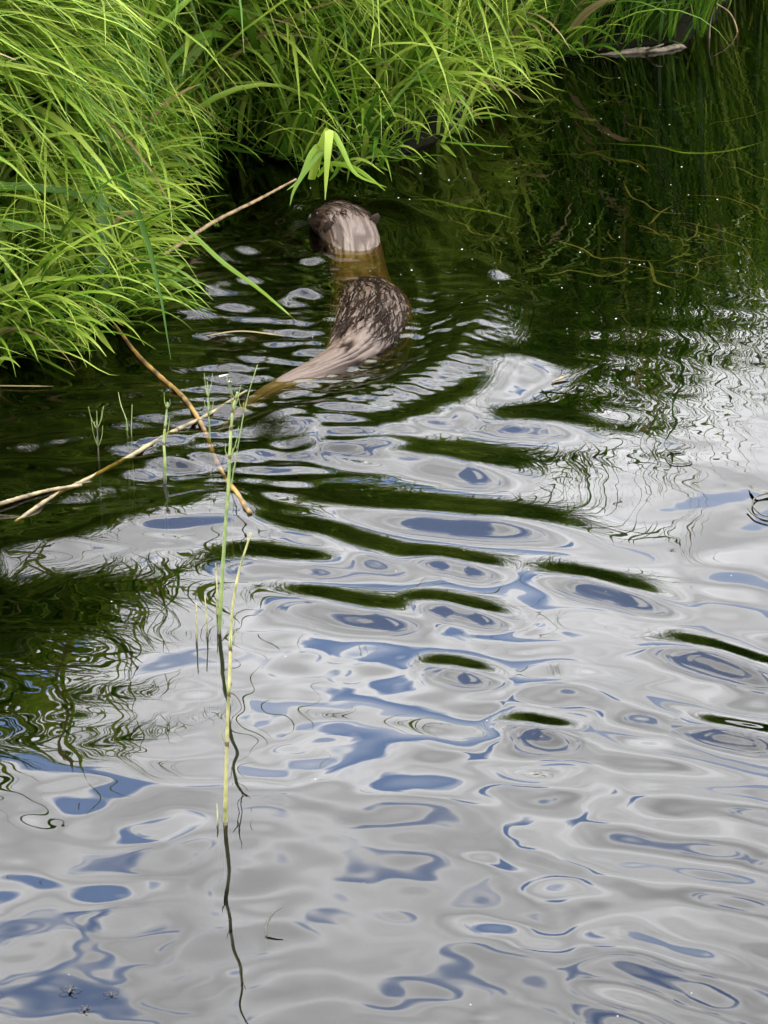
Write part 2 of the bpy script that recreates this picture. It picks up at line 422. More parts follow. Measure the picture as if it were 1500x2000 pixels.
# ------------------------------------------------------------------ grass
KSEG = 10
def make_blades(root, az, length, a0, bend, width, tint, pw=1.5, twist=None, floor=None):
    """returns V (n, 3*(KSEG+1), 3) and tint per vertex"""
    n = len(root); t = np.linspace(0, 1, KSEG + 1)[None]
    al = a0[:, None] + bend[:, None] * t ** pw
    az_t = az[:, None] + (0 if twist is None else twist[:, None] * t)
    ds = length[:, None] / KSEG
    mid = (al[:, 1:] + al[:, :-1]) / 2; azm = (az_t[:, 1:] + az_t[:, :-1]) / 2
    hx = np.cumsum(np.sin(mid) * np.cos(azm) * ds, 1); hy = np.cumsum(np.sin(mid) * np.sin(azm) * ds, 1); hz = np.cumsum(np.cos(mid) * ds, 1)
    z0 = np.zeros((n, 1))
    P = np.stack([np.hstack([z0, hx]), np.hstack([z0, hy]), np.hstack([z0, hz])], -1) + root[:, None]
    P[..., 2] = np.maximum(P[..., 2], (0.004 + 0.02 * rng.random((n, 1))) if floor is None else floor)
    wprof = np.clip(0.55 + 1.8 * t, 0, 1) * np.clip((1 - t) * 1.9, 0.03, 1) ** 0.85
    roll = rng.normal(0, 0.5, (n, 1)) + rng.normal(0, 0.6, (n, 1)) * t
    side = np.stack([-np.sin(az_t), np.cos(az_t), np.zeros_like(az_t)], -1)
    nrm = np.stack([np.cos(al) * np.cos(az_t), np.cos(al) * np.sin(az_t), -np.sin(al)], -1)
    S = side * np.cos(roll)[..., None] + nrm * np.sin(roll)[..., None]
    Nn = -side * np.sin(roll)[..., None] + nrm * np.cos(roll)[..., None]
    hw = (width[:, None] * wprof / 2)[..., None]
    V = np.stack([P - S * hw, P + Nn * hw * 0.35, P + S * hw], 2).reshape(n, -1, 3)
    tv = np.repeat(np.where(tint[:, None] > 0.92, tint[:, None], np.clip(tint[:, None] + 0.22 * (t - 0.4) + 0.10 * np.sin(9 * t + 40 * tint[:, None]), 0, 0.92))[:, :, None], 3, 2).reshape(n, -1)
    return V, tv
_i = np.arange(3 * (KSEG + 1)).reshape(-1, 3)
BF = np.vstack([np.column_stack([_i[:-1, 0], _i[:-1, 1], _i[1:, 1], _i[1:, 0]]), np.column_stack([_i[:-1, 1], _i[:-1, 2], _i[1:, 2], _i[1:, 1]])])
def blades_mesh(name, V, tv, parent=None):
    n, k = V.shape[:2]
    F = (BF[None] + (np.arange(n) * k)[:, None, None]).reshape(-1, 4)
    return mesh_np(name, V.reshape(-1, 3), F, M_grass, True, parent, {"tint": tv.ravel()})

def sample_bank(n, x0, x1, y0, y1, dmin, dmax, bias):
    pts, ds = [], []
    while sum(map(len, pts)) < n:
        P = np.column_stack([rng.uniform(x0, x1, 4000), rng.uniform(y0, y1, 4000)])
        d = sdist(P); ok = (d > dmin) & (d < dmax) & (rng.random(4000) < np.exp(-np.maximum(d, 0) / bias))
        pts.append(P[ok]); ds.append(d[ok])
    return np.vstack(pts)[:n], np.concatenate(ds)[:n]

def clump_field(P, cell):
    """tussock centres: pulls roots together and gives a shared lean"""
    g = np.round(P / cell); key = (g[:, 0] * 73.1 + g[:, 1] * 191.7)
    r1 = np.modf(np.abs(np.sin(key) * 43758.5))[0]; r2 = np.modf(np.abs(np.sin(key + 3.3) * 24634.6))[0]; r3 = np.modf(np.abs(np.sin(key + 7.7) * 13757.1))[0]
    C = (g + np.column_stack([r1, r2]) - 0.5) * cell
    return C, r1, r2, r3

def grass_bed(name, label, n, x0, x1, y0, y1, dmax, bias, az0, azs, lmin, lmax, bend0, bend1, n_parts, anchor, group, over, w0=0.006, w1=0.023, up=0.2, a_m=0.2, t_m=0.58):
    nf = int(n * 0.26)
    P, d = sample_bank(n - nf, x0, x1, y0, y1, -0.015, dmax, bias)
    Pf, df = sample_bank(nf, x0, x1, y0, y1, -0.03, 0.10, 9.0)      # short fringe along the waterline
    P, d = np.vstack([P, Pf]), np.concatenate([d, df]); fringe = np.arange(n) >= n - nf
    C, r1, r2, r3 = clump_field(P, 0.21)
    P2 = P + (C - P) * 0.75 * rng.random((n, 1)) ** 0.6; d2 = sdist(P2); bad = d2 < -0.02; P2[bad] = P[bad]; d2 = sdist(P2)
    root = np.column_stack([P2, ground_z(d2) - 0.01])
    az = az0 + azs * rng.standard_normal(n) + (r3 - 0.5) * 0.7
    stray = rng.random(n) < 0.12; az[stray] = rng.uniform(-np.pi, np.pi, stray.sum())
    ln = rng.uniform(lmin, lmax, n) * (0.8 + 0.4 * r1); short = rng.random(n) < 0.2; ln[short] *= rng.uniform(0.35, 0.7, short.sum()); ln[fringe] *= rng.uniform(0.3, 0.75, nf)
    a0 = np.abs(rng.normal(a_m, 0.17, n)); bend = rng.uniform(bend0, bend1, n); pw = 1.25
    erect = rng.random(n) < up; bend[erect] *= 0.45; ln[erect] *= 1.1
    wd = (w0 + (w1 - w0) * rng.random(n) ** 1.6) * np.clip(ln / 0.7, 0.6, 1.1)
    tint = np.clip(rng.normal(t_m, 0.25, n) + (r2 - 0.5) * 0.4, 0, 0.9); dead = rng.random(n) < 0.028; tint[dead] = rng.uniform(0.94, 1, dead.sum())
    tw = rng.normal(0, 0.25, n); reach = over * (0.15 + 0.85 * rng.random(n) ** 2); reach[fringe] = rng.uniform(0.06, 0.22, nf)
    for _ in range(4):                      # long blades root far enough back not to trail out over the water
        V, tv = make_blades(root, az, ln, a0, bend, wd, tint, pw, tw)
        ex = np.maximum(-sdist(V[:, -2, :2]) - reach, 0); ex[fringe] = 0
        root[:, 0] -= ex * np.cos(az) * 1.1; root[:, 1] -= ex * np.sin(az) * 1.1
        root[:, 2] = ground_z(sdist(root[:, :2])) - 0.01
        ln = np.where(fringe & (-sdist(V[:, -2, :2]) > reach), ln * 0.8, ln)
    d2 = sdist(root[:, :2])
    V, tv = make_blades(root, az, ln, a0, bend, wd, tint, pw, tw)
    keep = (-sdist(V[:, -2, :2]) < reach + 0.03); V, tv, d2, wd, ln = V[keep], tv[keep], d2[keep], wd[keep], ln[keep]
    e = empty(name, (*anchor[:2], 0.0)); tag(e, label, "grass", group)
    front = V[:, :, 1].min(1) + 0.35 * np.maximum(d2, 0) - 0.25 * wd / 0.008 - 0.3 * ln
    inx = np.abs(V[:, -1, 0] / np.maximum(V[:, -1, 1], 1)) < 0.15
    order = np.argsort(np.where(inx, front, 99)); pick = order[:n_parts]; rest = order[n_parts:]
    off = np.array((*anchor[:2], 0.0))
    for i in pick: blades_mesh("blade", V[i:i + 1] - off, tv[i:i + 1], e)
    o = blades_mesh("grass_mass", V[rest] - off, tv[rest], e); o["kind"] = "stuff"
    return e
pL, pM, pR = gp(120, 660), gp(640, 320), gp(1180, 90)
G = "sedge along the bank"
grass_bed("sedge_bed", "bright green sedge mass drooping over the water at the left edge", 7400, -1.8, -0.30, 3.4, 5.7, 1.2, 0.42,
          R(-46), 0.24, 0.62, 0.90, R(65), R(122), 200, pL, G, 0.13, up=0.0, a_m=0.34)
grass_bed("sedge_bed", "tall green sedge leaning over the pond just beyond the otter's head", 4300, -0.62, 0.42, 4.6, 7.4, 1.4, 0.5,
          R(-54), 0.30, 0.70, 1.02, R(65), R(130), 200, pM, G, 0.26, up=0.22, a_m=0.28)
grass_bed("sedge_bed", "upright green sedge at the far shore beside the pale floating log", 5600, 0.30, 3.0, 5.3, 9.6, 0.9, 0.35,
          R(-62), 0.5, 0.78, 1.12, R(25), R(80), 150, pR, G, 0.32, 0.005, 0.014, up=0.4, t_m=0.34)  # lower tint mean puts shade into this bed's leaf colour

# ------------------------------------------------------------------ otter
def vnoise(u, v, seed):
    """smooth 2-D value noise 0..1"""
    r = np.random.default_rng(seed); T = r.random((256, 256))
    i, k = np.floor(u).astype(int), np.floor(v).astype(int); f, g = u - i, v - k
    f, g = f * f * (3 - 2 * f), g * g * (3 - 2 * g)
    a = T[i % 256, k % 256]; b = T[(i + 1) % 256, k % 256]; c = T[i % 256, (k + 1) % 256]; d = T[(i + 1) % 256, (k + 1) % 256]
    return (a * (1 - f) + b * f) * (1 - g) + (c * (1 - f) + d * f) * g

# spine from nose to tail tip: pixel x, pixel y (of the point below it on the water), height, half width, half height
SP_ROWS = [
    (611, 437, 0.006, 0.006, 0.006), (616, 439, 0.008, 0.017, 0.013), (627, 442, 0.011, 0.029, 0.022), (642, 446, 0.014, 0.042, 0.032),
    (660, 450, 0.013, 0.052, 0.038), (680, 458, 0.004, 0.056, 0.041), (694, 473, -0.020, 0.054, 0.041), (704, 497, -0.050, 0.056, 0.043),
    (713, 531, -0.055, 0.062, 0.050), (724, 566, -0.047, 0.069, 0.062), (729, 602, -0.039, 0.072, 0.068), (722, 638, -0.037, 0.069, 0.066),
    (699, 674, -0.035, 0.060, 0.058), (662, 702, -0.023, 0.047, 0.042), (614, 724, -0.015, 0.036, 0.028), (564, 739, -0.014, 0.026, 0.019),
    (515, 752, -0.020, 0.017, 0.013), (465, 768, -0.036, 0.009, 0.008), (420, 785, -0.055, 0.002, 0.002)]
rows = []
for x, y, z, rw, rh_ in SP_ROWS:
    p = gp(x, y); rows.append((p[0], p[1], z, rw, rh_))
NS, NC = 420, 112
S_ = catmull(rows, NS); SPN = S_[:, :3]; RW, RH = np.maximum(S_[:, 3], 0.0015), np.maximum(S_[:, 4], 0.0015)
T_ = np.gradient(SPN, axis=0); T_ /= np.linalg.norm(T_, axis=1)[:, None]
SIDE = np.cross(T_, (0, 0, 1.0)); SIDE /= np.linalg.norm(SIDE, axis=1)[:, None]
UPV = np.cross(SIDE, T_)
arc = np.concatenate([[0], np.cumsum(np.linalg.norm(np.diff(SPN, axis=0), axis=1))])
ph = np.linspace(0, 2 * np.pi, NC, endpoint=False)
A_, PHI = np.meshgrid(arc, ph, indexing='ij')
circ = ((PHI + np.pi) % (2 * np.pi) - np.pi) * 0.055
warp = (vnoise(circ / 0.02 + 9, A_ / 0.035 + 4, 1) - 0.5) * 0.009 + 0.25 * (A_ - 0.55) * circ
q = circ + warp
n_a = vnoise(q / 0.0095 + 50, A_ / 0.10 + 20, 2); n_b = vnoise(q / 0.0045 + 50, A_ / 0.05 + 20, 3)
rid = 1 - np.abs(2 * n_a - 1); groove = smooth(rid, 0.70, 0.93)              # narrow valleys between wet locks
groove = np.clip(groove + 0.35 * smooth(1 - np.abs(2 * n_b - 1), 0.7, 1.0), 0, 1)
body_amt = smooth(A_, 0.24, 0.36) * (1 - smooth(A_, 0.74, 0.88)) * 0.75 + 0.35 * smooth(A_, 0.05, 0.12) * (1 - smooth(A_, 0.20, 0.28)) * 0.8 + 0.20
depth = 0.0045 * body_amt * groove + 0.0012 * body_amt * (1 - n_b)
rad_s = 1.0
sq = 1.0 + 0.06 * np.cos(2 * PHI)
V = SPN[:, None] + SIDE[:, None] * (np.sin(PHI) * (RW[:, None] * sq - depth))[..., None] + UPV[:, None] * (np.cos(PHI) * (RH[:, None] - depth))[..., None]
# flat broad crown, cheeks
idx = np.arange(NS * NC).reshape(NS, NC)
F = np.stack([idx[:-1], idx[1:], np.roll(idx, -1, 1)[1:], np.roll(idx, -1, 1)[:-1]], -1).reshape(-1, 4)
Fl = F.tolist() + [idx[0].tolist(), idx[-1][::-1].tolist()]

def fur_mat(name, dark, mid, light, rough):
    m, t, o = material(name)
    n = t.nodes.new
    a = n("ShaderNodeAttribute"); a.attribute_name = "groove"
    su = n("ShaderNodeAttribute"); su.attribute_name = "along"; cu = n("ShaderNodeAttribute"); cu.attribute_name = "around"
    cb = n("ShaderNodeCombineXYZ"); t.links.new(su.outputs["Fac"], cb.inputs[0]); t.links.new(cu.outputs["Fac"], cb.inputs[1])
    mp = n("ShaderNodeMapping"); mp.inputs["Scale"].default_value = (60, 900, 1); t.links.new(cb.outputs[0], mp.inputs[0])
    nz = n("ShaderNodeTexNoise"); nz.inputs["Scale"].default_value = 1.0; nz.inputs["Detail"].default_value = 3.0; t.links.new(mp.outputs[0], nz.inputs["Vector"])
    c1 = ramp_node(t, nz.outputs[0], [(0.3, mid), (0.7, light)])
    mx = n("ShaderNodeMix"); mx.data_type = 'RGBA'; t.links.new(a.outputs["Fac"], mx.inputs[0]); t.links.new(c1, mx.inputs[6]); mx.inputs[7].default_value = (*dark, 1)
    p = n("ShaderNodeBsdfPrincipled"); p.inputs["Roughness"].default_value = rough
    sp = n("ShaderNodeMapRange"); sp.inputs["To Min"].default_value = 0.36; sp.inputs["To Max"].default_value = 0.03
    t.links.new(a.outputs["Fac"], sp.inputs["Value"]); t.links.new(sp.outputs[0], p.inputs["Specular IOR Level"])
    b = n("ShaderNodeBump"); b.inputs["Strength"].default_value = 0.5; b.inputs["Distance"].default_value = 0.0012
    t.links.new(nz.outputs[0], b.inputs["Height"]); t.links.new(b.outputs[0], p.inputs["Normal"])
    t.links.new(mx.outputs[2], p.inputs["Base Color"]); t.links.new(p.outputs[0], o.inputs[0]); return m
M_fur = fur_mat("otter_fur", (0.009, 0.005, 0.003), (0.042, 0.025, 0.016), (0.095, 0.064, 0.046), 0.42)
ob = gp(700, 600); OFF = np.array((ob[0], ob[1], 0.0))
otter = empty("otter", tuple(OFF))
tag(otter, "wet brown otter swimming away with head and back out of the water", "otter")
body = mesh_np("body", V.reshape(-1, 3) - OFF, Fl, M_fur, True, otter,
               {"groove": np.clip(groove * np.clip(body_amt * 1.15, 0, 1) + 0.75 * (1 - smooth(A_ + 0.035 * n_b, 0.065, 0.115)), 0, 1).ravel(), "along": A_.ravel(), "around": circ.ravel()})

def surf(a, phi, lift):
    i = np.clip(np.searchsorted(arc, a), 1, NS - 1)
    return SPN[i] + SIDE[i] * math.sin(phi) * (RW[i] + lift) + UPV[i] * math.cos(phi) * (RH[i] + lift)
# wet locks lying back along the coat
lv, lf, lat, lal, lar = [], [], [], [], []
n_l = 0
for _ in range(480):
    head_l = random.random() < 0.22
    a = random.uniform(0.01, 0.085) if head_l else random.uniform(0.33, 0.66)
    phi = random.gauss(0, 0.8)
    if abs(phi) > 1.7: continue
    ll = random.uniform(0.012, 0.028) if head_l else random.uniform(0.04, 0.10)
    w = random.uniform(0.0007, 0.0016); drift = random.gauss(0.0, 0.06) + 0.10 * phi
    k = 10; fl = random.random()
    for q_ in range(k):
        f = q_ / (k - 1); aa = a + ll * f
        wig = 0.035 * math.sin(f * 7 + fl * 6) + 0.02 * math.sin(f * 15 + fl * 20)
        ph_ = phi + drift * f * ll / 0.05 + wig
        lift = 0.0001 + 0.0014 * math.sin(math.pi * min(1, f * 1.1)) * (0.4 + fl) + (0.0045 * f * f if fl > 0.55 else 0)
        ww = w * (0.5 + 1.2 * f if f < 0.4 else (1 - f) * 1.6 + 0.03)
        r_ = 0.06
        for sgn, up in ((-1, -0.0008), (0, 0.0008), (1, -0.0008)):
            lv.append(surf(aa, ph_ + sgn * ww / r_, lift + up)); lat.append(min(1, 0.15 + 0.9 * (fl > 0.45) + (0.4 if head_l else 0))); lal.append(aa); lar.append(ph_ * r_ + sgn * ww)
    for q_ in range(k - 1):
        b_ = n_l + q_ * 3
        lf += [[b_, b_ + 3, b_ + 4, b_ + 1], [b_ + 1, b_ + 4, b_ + 5, b_ + 2]]
    n_l += k * 3
o = mesh_np("wet_fur_locks", np.array(lv) - OFF, lf, M_fur, True, otter, {"groove": lat, "along": lal, "around": lar}); o["kind"] = "stuff"
# ears, eyes, nose, whiskers
M_eye = simple_mat("eye_black", (0.004, 0.003, 0.003), (0.01, 0.008, 0.006), 50, 0.08, 0.0)
M_nose = simple_mat("nose_leather", (0.01, 0.007, 0.006), (0.03, 0.022, 0.02), 300, 0.4, 0.3)
M_ear = simple_mat("ear_fur", (0.008, 0.005, 0.003), (0.03, 0.02, 0.014), 300, 0.8, 0.4, spec=0.1)
def ellipsoid(c, ax, n=12, m=8):
    ax = np.asarray(ax, float); v, f = [], []
    for i in range(m + 1):
        for k in range(n):
            t_, p_ = math.pi * i / m, 2 * math.pi * k / n
            v.append(c + ax[0] * math.sin(t_) * math.cos(p_) + ax[1] * math.sin(t_) * math.sin(p_) + ax[2] * math.cos(t_))
    for i in range(m):
        for k in range(n):
            f.append([i * n + k, i * n + (k + 1) % n, (i + 1) * n + (k + 1) % n, (i + 1) * n + k])
    return np.array(v), f
def at_arc(a):
    i = np.clip(np.searchsorted(arc, a), 1, NS - 1); return i
ie = at_arc(0.085)
for sg in (-1, 1):
    c = surf(0.098, sg * 0.95, -0.002)
    outd = SIDE[ie] * sg * 0.8 + UPV[ie] * 0.6
    v1, f1 = ellipsoid(c, (outd * 0.017, UPV[ie] * 0.013 - SIDE[ie] * sg * 0.005, T_[ie] * 0.006))
    # cupped: press the front of the ear inwards
    rel = (v1 - c) @ T_[ie]; v1[rel < 0] += T_[ie] * 0.0025
    mesh_np("ear", v1 - OFF, f1, M_ear, True, otter)
    c = surf(0.040, sg * 0.80, -0.001); v1, f1 = ellipsoid(c, np.eye(3) * 0.0045)
    mesh_np("eye", v1 - OFF, f1, M_eye, True, otter)
v1, f1 = ellipsoid(SPN[0] + UPV[0] * 0.006 + T_[0] * 0.003, (SIDE[0] * 0.012, UPV[0] * 0.008, T_[0] * 0.006)); mesh_np("nose", v1 - OFF, f1, M_nose, True, otter)
wb = MB()
for sg in (-1, 1):
    for k in range(4):
        p0 = surf(0.018, sg * (1.3 + 0.08 * k), 0.0); d_ = SIDE[3] * sg * (0.04 + 0.004 * k) - T_[3] * (0.012 - 0.004 * k) - np.array((0, 0, 0.004 * k))
        wb.tube([p0, p0 + d_ * 0.55 + np.array((0, 0, .004)), p0 + d_], [0.0003, 0.0002, 0.0001], 4)
wb.V = [v - OFF for v in wb.V]; o = wb.build("whiskers", M_dark, otter); o["kind"] = "stuff"

# ------------------------------------------------------------------ things in and on the water
def at_depth(x, y, Y):
    """point at distance Y that the photo shows at pixel x, y"""
    u, v = (x - 750.0) / FPX, (1000.0 - y) / FPX
    t = Y / (CP + v * SP)
    return np.array((u * t, Y, CAM_H + (v * CP - SP) * t))
def ribbon(P, w, n=22, fold=0.3, flat=None, tip=True, both=False):
    Q = catmull(P, n); t = np.linspace(0, 1, n)
    T = np.gradient(Q, axis=0); T /= np.linalg.norm(T, axis=1)[:, None]
    ref = np.array((0.0, -0.5, 0.85)) if flat is None else np.asarray(flat, float)
    S = np.cross(T, ref); S /= np.linalg.norm(S, axis=1)[:, None] + 1e-9; Nn = np.cross(S, T)
    pr = np.clip(0.6 + 2 * t, 0, 1) * (np.clip((1 - t) * 2.2, 0.04, 1) ** 0.8 if tip else 1)
    if both: pr = np.clip(np.sin(np.pi * np.clip(t, 0.02, 0.98)) * 1.6, 0.05, 1)
    hw = (w / 2 * pr)[:, None]
    V = np.stack([Q - S * hw, Q + Nn * hw * fold, Q + S * hw], 1).reshape(-1, 3)
    i = np.arange(3 * n).reshape(-1, 3)
    F = np.vstack([np.column_stack([i[:-1, 0], i[:-1, 1], i[1:, 1], i[1:, 0]]), np.column_stack([i[:-1, 1], i[:-1, 2], i[1:, 2], i[1:, 1]])])
    return V, F
def blade_obj(name, P, w, tint, parent=None, org=None, **k):
    P = np.array([np.asarray(p, float) for p in P]); org = P[0] * (1, 1, 0) if org is None else org
    V, F = ribbon(P, w, **k)
    o = mesh_np(name, V - org, F, M_grass, True, parent, {"tint": np.full(len(V), tint)})
    if parent is None: o.location = org
    return o
def stem_obj(name, P, r, mat, parent=None, org=None, seg=8, n=40, jitter=0.05):
    P = np.array([np.asarray(p, float) for p in P]); org = P[0] * (1, 1, 0) if org is None else org
    V, F = tube(P, r, seg, n, jitter)
    o = mesh_np(name, V - org, F, mat, True, parent)
    if parent is None: o.location = org
    return o

# folded tuft above the otter's head
YT = 4.72; c0 = at_depth(600, 345, YT + 0.06); org = c0 * (1, 1, 0)
tuft = empty("folded_sedge_tuft", tuple(org)); tag(tuft, "sedge tuft folded sharply over the otter's head, one broad blade hanging straight down", "grass")
def tb(pts, w, tint): blade_obj("blade", [at_depth(*p) for p in pts], w, tint, tuft, org, flat=(0.1, -1, 0.25))
tb([(606, 350, YT + .06), (622, 300, YT + .03), (638, 262, YT), (643, 258, YT - .02), (640, 300, YT - .05), (637, 350, YT - .06), (635, 390, YT - .07)], 0.016, 0.86)
tb([(612, 350, YT + .06), (630, 290, YT + .03), (648, 260, YT), (668, 290, YT - .03), (695, 340, YT - .06), (755, 366, YT - .10)], 0.011, 0.72)
tb([(620, 345, YT + .06), (645, 320, YT + .03), (690, 328, YT), (725, 350, YT - .04), (752, 372, YT - .06)], 0.009, 0.62)
tb([(650, 335, YT + .05), (630, 300, YT + .02), (600, 330, YT - .02), (575, 370, YT - .05), (566, 402, YT - .07)], 0.009, 0.55)
tb([(640, 320, YT + .05), (628, 285, YT + .03), (608, 300, YT), (585, 350, YT - .03), (560, 372, YT - .06)], 0.010, 0.68)

def over(x, y, z): return gp(x, y, z)
tag(blade_obj("trailing_blade", [over(215, 330, .22), over(290, 372, .19), over(360, 440, .10), over(430, 508, .035), over(500, 560, .012), over(548, 600, .004), over(580, 628, -.006)], 0.009, 0.66),
    "long green blade arching from the left sedge down to the water beside the otter's back", "grass blade")
tag(blade_obj("drifting_grass", [wp(800, 385, -.004), wp(850, 388, -.003), wp(900, 402, -.002), wp(960, 412, -.003), wp(1010, 424, -.005)], 0.009, 0.42, flat=(0, 0, 1), both=True),
    "short yellow-green blade floating just right of the otter's head", "grass blade")
tag(blade_obj("drifting_grass", [wp(1160, 275, -.004), wp(1280, 283, -.003), wp(1340, 298, -.001), wp(1420, 292, -.003), wp(1500, 270, -.005)], 0.009, 0.42, flat=(0, 0, 1), both=True),
    "olive blade floating on dark water near the right edge below the log", "grass blade")
tag(blade_obj("drifting_grass", [wp(395, 659, .003), wp(470, 655, .005), wp(560, 656, .003)], 0.006, 0.97, flat=(0, 0, 1), both=True),
    "thin straw-coloured blade floating level left of the otter's rump", "grass blade")
tag(blade_obj("drifting_grass", [wp(-40, 756, .003), wp(30, 757, .004), wp(105, 758, .003)], 0.005, 0.95, flat=(0, 0, 1), both=True),
    "thin straw blade afloat at the left edge below the sedge", "grass blade")

# reeds: stem with joints
def reed(name, label, P, r, mat, joints, cat="reed"):
    P = np.array([np.asarray(p, float) for p in P]); org = P[0] * (1, 1, 0)
    e = empty(name, tuple(org)); tag(e, label, cat)
    stem_obj("stem", P, r, mat, e, org, 9, 90, 0.11)
    rr_ = np.full(len(P), r) if np.ndim(r) == 0 else np.asarray(r)
    Q = catmull(np.column_stack([P, rr_]), 200)
    for jn in joints:
        i = int(jn * 199); a, b = Q[max(i - 1, 0)], Q[min(i + 1, 199)]; d_ = (b[:3] - a[:3]); d_ /= np.linalg.norm(d_)
        stem_obj("joint", [Q[i][:3] - d_ * .003, Q[i][:3] - d_ * .001, Q[i][:3] + d_ * .001, Q[i][:3] + d_ * .003], np.array([.9, 1.14, 1.14, .9]) * Q[i][3], M_joint, e, org, 8, 8, 0.02)
    return e
reed("fallen_reed", "tan dead reed leaning from the sedge bank down to the water left of the head",
     [over(578, 350, .06), over(500, 392, .045), over(420, 432, .035), over(350, 478, .02), over(268, 530, .012)], [.002, .003, .0036, .0038, .0034], M_straw, (.3, .62, .85))
reed("broken_rhizome", "orange jointed reed stem lying half sunk below the left sedge",
     [wp(225, 640, .004), wp(270, 698, .004), wp(318, 741, .002), wp(352, 772, .003), wp(378, 808, .003), wp(402, 842, -.005), wp(418, 885, -.006), wp(440, 930, -.003), wp(458, 972, .001), wp(488, 1014, .002)],
     [.0026, .0032, .0034, .0032, .0034, .0030, .0030, .0032, .0034, .0036], M_orange, (.2, .36, .5, .66, .8, .97))
reed("floating_reed", "long pale straw reed floating across the left water",
     [wp(482, 768, .006), wp(400, 814, .001), wp(330, 848, -.002), wp(250, 894, .001), wp(180, 930, -.002), wp(100, 980, -.001), wp(30, 1024, -.003)],
     [.0016, .0026, .0031, .0034, .0034, .0031, .0026], M_paleree, (.3, .55, .8))
reed("floating_reed", "short thin straw reed end floating at the left edge",
     [wp(-60, 1003, .003), wp(20, 988, .004), wp(90, 972, .003), wp(160, 958, .001)], [.003, .003, .0026, .002], M_paleree, (.5,))

# horsetails and shoots standing in the water
def shoot(name, label, base, pts, r0, r1, mat, whorls=(), n_br=6, br=0.03, group=None, low=None):
    """stem traced upwards from its base; whorls = fractions where thin branches leave"""
    B = gp(*base); Y = B[1]
    P = [B - np.array((0, 0, 0.12)), B] + [at_depth(x, y, Y + 0.01 * k) for k, (x, y) in enumerate(pts)]
    org = B * (1, 1, 0); e = empty(name, tuple(org)); tag(e, label, "water plant", group)
    k = len(P); rad = np.linspace(r0, r1, k)
    if low is not None:
        stem_obj("stem", P[1:], rad[1:], mat, e, org, 7, 50, 0.05); stem_obj("submerged_stem", [P[0], P[1] + (0, 0, low)], [r0 * .9, r0 * 1.05], M_dark, e, org, 7, 8, 0.05)
    else: stem_obj("stem", P, rad, mat, e, org, 7, 50, 0.05)
    Q = catmull(np.column_stack([np.array(P[1:]), rad[1:]]), 200)
    for w in whorls:
        q_ = Q[int(w * 199)]
        stem_obj("node", [q_[:3] - (0, 0, .004), q_[:3], q_[:3] + (0, 0, .004)], np.array([1.0, 1.2, 1.05]) * q_[3], M_joint, e, org, 7, 6, 0)
        for i in range(n_br):
            if random.random() < 0.35: continue
            a = 6.283 * (i + random.random() * .7) / n_br; L_ = br * random.uniform(.5, 1.15)
            d_ = np.array((math.cos(a) * .3, math.sin(a) * .3, .95)) * L_ * random.choice((.4, 1, 1.2))
            stem_obj("branch", [q_[:3], q_[:3] + d_ * .45 + np.array((math.cos(a), math.sin(a), 0)) * L_ * .07, q_[:3] + d_], [.0007, .0006, .0003], M_horse, e, org, 4, 6, 0)
    return e
shoot("horsetail", "tall jointed horsetail standing nearest in front, its dark reflection running down the picture", (440, 1612),
      [(441, 1530), (444, 1430), (449, 1300), (453, 1200), (466, 1120), (490, 1040)], .0027, .0011, M_horsey, (.30, .43, .55), 3, .035, low=.004)
shoot("horsetail", "tall slim horsetail with feathery green top behind the nearest one", (428, 1236),
      [(432, 1160), (438, 1060), (446, 950), (450, 860), (455, 800), (464, 765)], .0030, .0014, M_horse, (.60, .72, .82, .92), 5, .045, low=.012)
shoot("horsetail", "bushy dark-based horsetail standing in the chop near the pale reed", (322, 945),
      [(322, 900), (320, 860), (324, 820), (327, 785)], .0028, .0012, M_horse, (.45, .65, .9), 4, .055, low=.02)
shoot("horsetail_shoot", "slanting thin shoot crossing the feathery horsetail's top", (452, 960), [(462, 890), (472, 830), (485, 770), (503, 712)], .0013, .0006, M_horse, (.3, .6), 3, .03)
shoot("horsetail_shoot", "small green shoot with short side branches between bushy and feathery horsetails", (410, 858), [(408, 820), (406, 780), (405, 745)], .0014, .0006, M_horse, (.4, .7), 4, .03)
shoot("horsetail_shoot", "tall bare shoot left of the bushy horsetail, tip curving left", (248, 835), [(245, 815), (236, 790), (231, 766)], .0012, .0005, M_horse)
shoot("horsetail_shoot", "tiny straight shoot right of the curving bare one", (257, 850), [(257, 825), (258, 790)], .0011, .0005, M_horse)
shoot("horsetail_shoot", "low branching shoot on the far side of the pale reed", (193, 905), [(192, 880), (190, 840), (188, 822)], .0014, .0006, M_dark, (.4, .7), 5, .04)
shoot("horsetail_shoot", "short yellow shoot, leftmost of three beside the feathery horsetail's base", (384, 1252), [(384, 1225), (383, 1178)], .0014, .0007, M_horsey, low=.01)
shoot("horsetail_shoot", "short yellow shoot, middle of three beside the feathery horsetail's base", (405, 1242), [(404, 1210), (400, 1163)], .0014, .0007, M_horsey, low=.01)
shoot("horsetail_shoot", "short yellow shoot hugging the feathery horsetail's stem", (424, 1200), [(424, 1160), (421, 1100)], .0015, .0007, M_horsey)
shoot("horsetail_shoot", "stubby yellow shoot at the foot of the nearest horsetail", (425, 1614), [(425, 1595), (424, 1570)], .0012, .0007, M_horsey, low=.004)

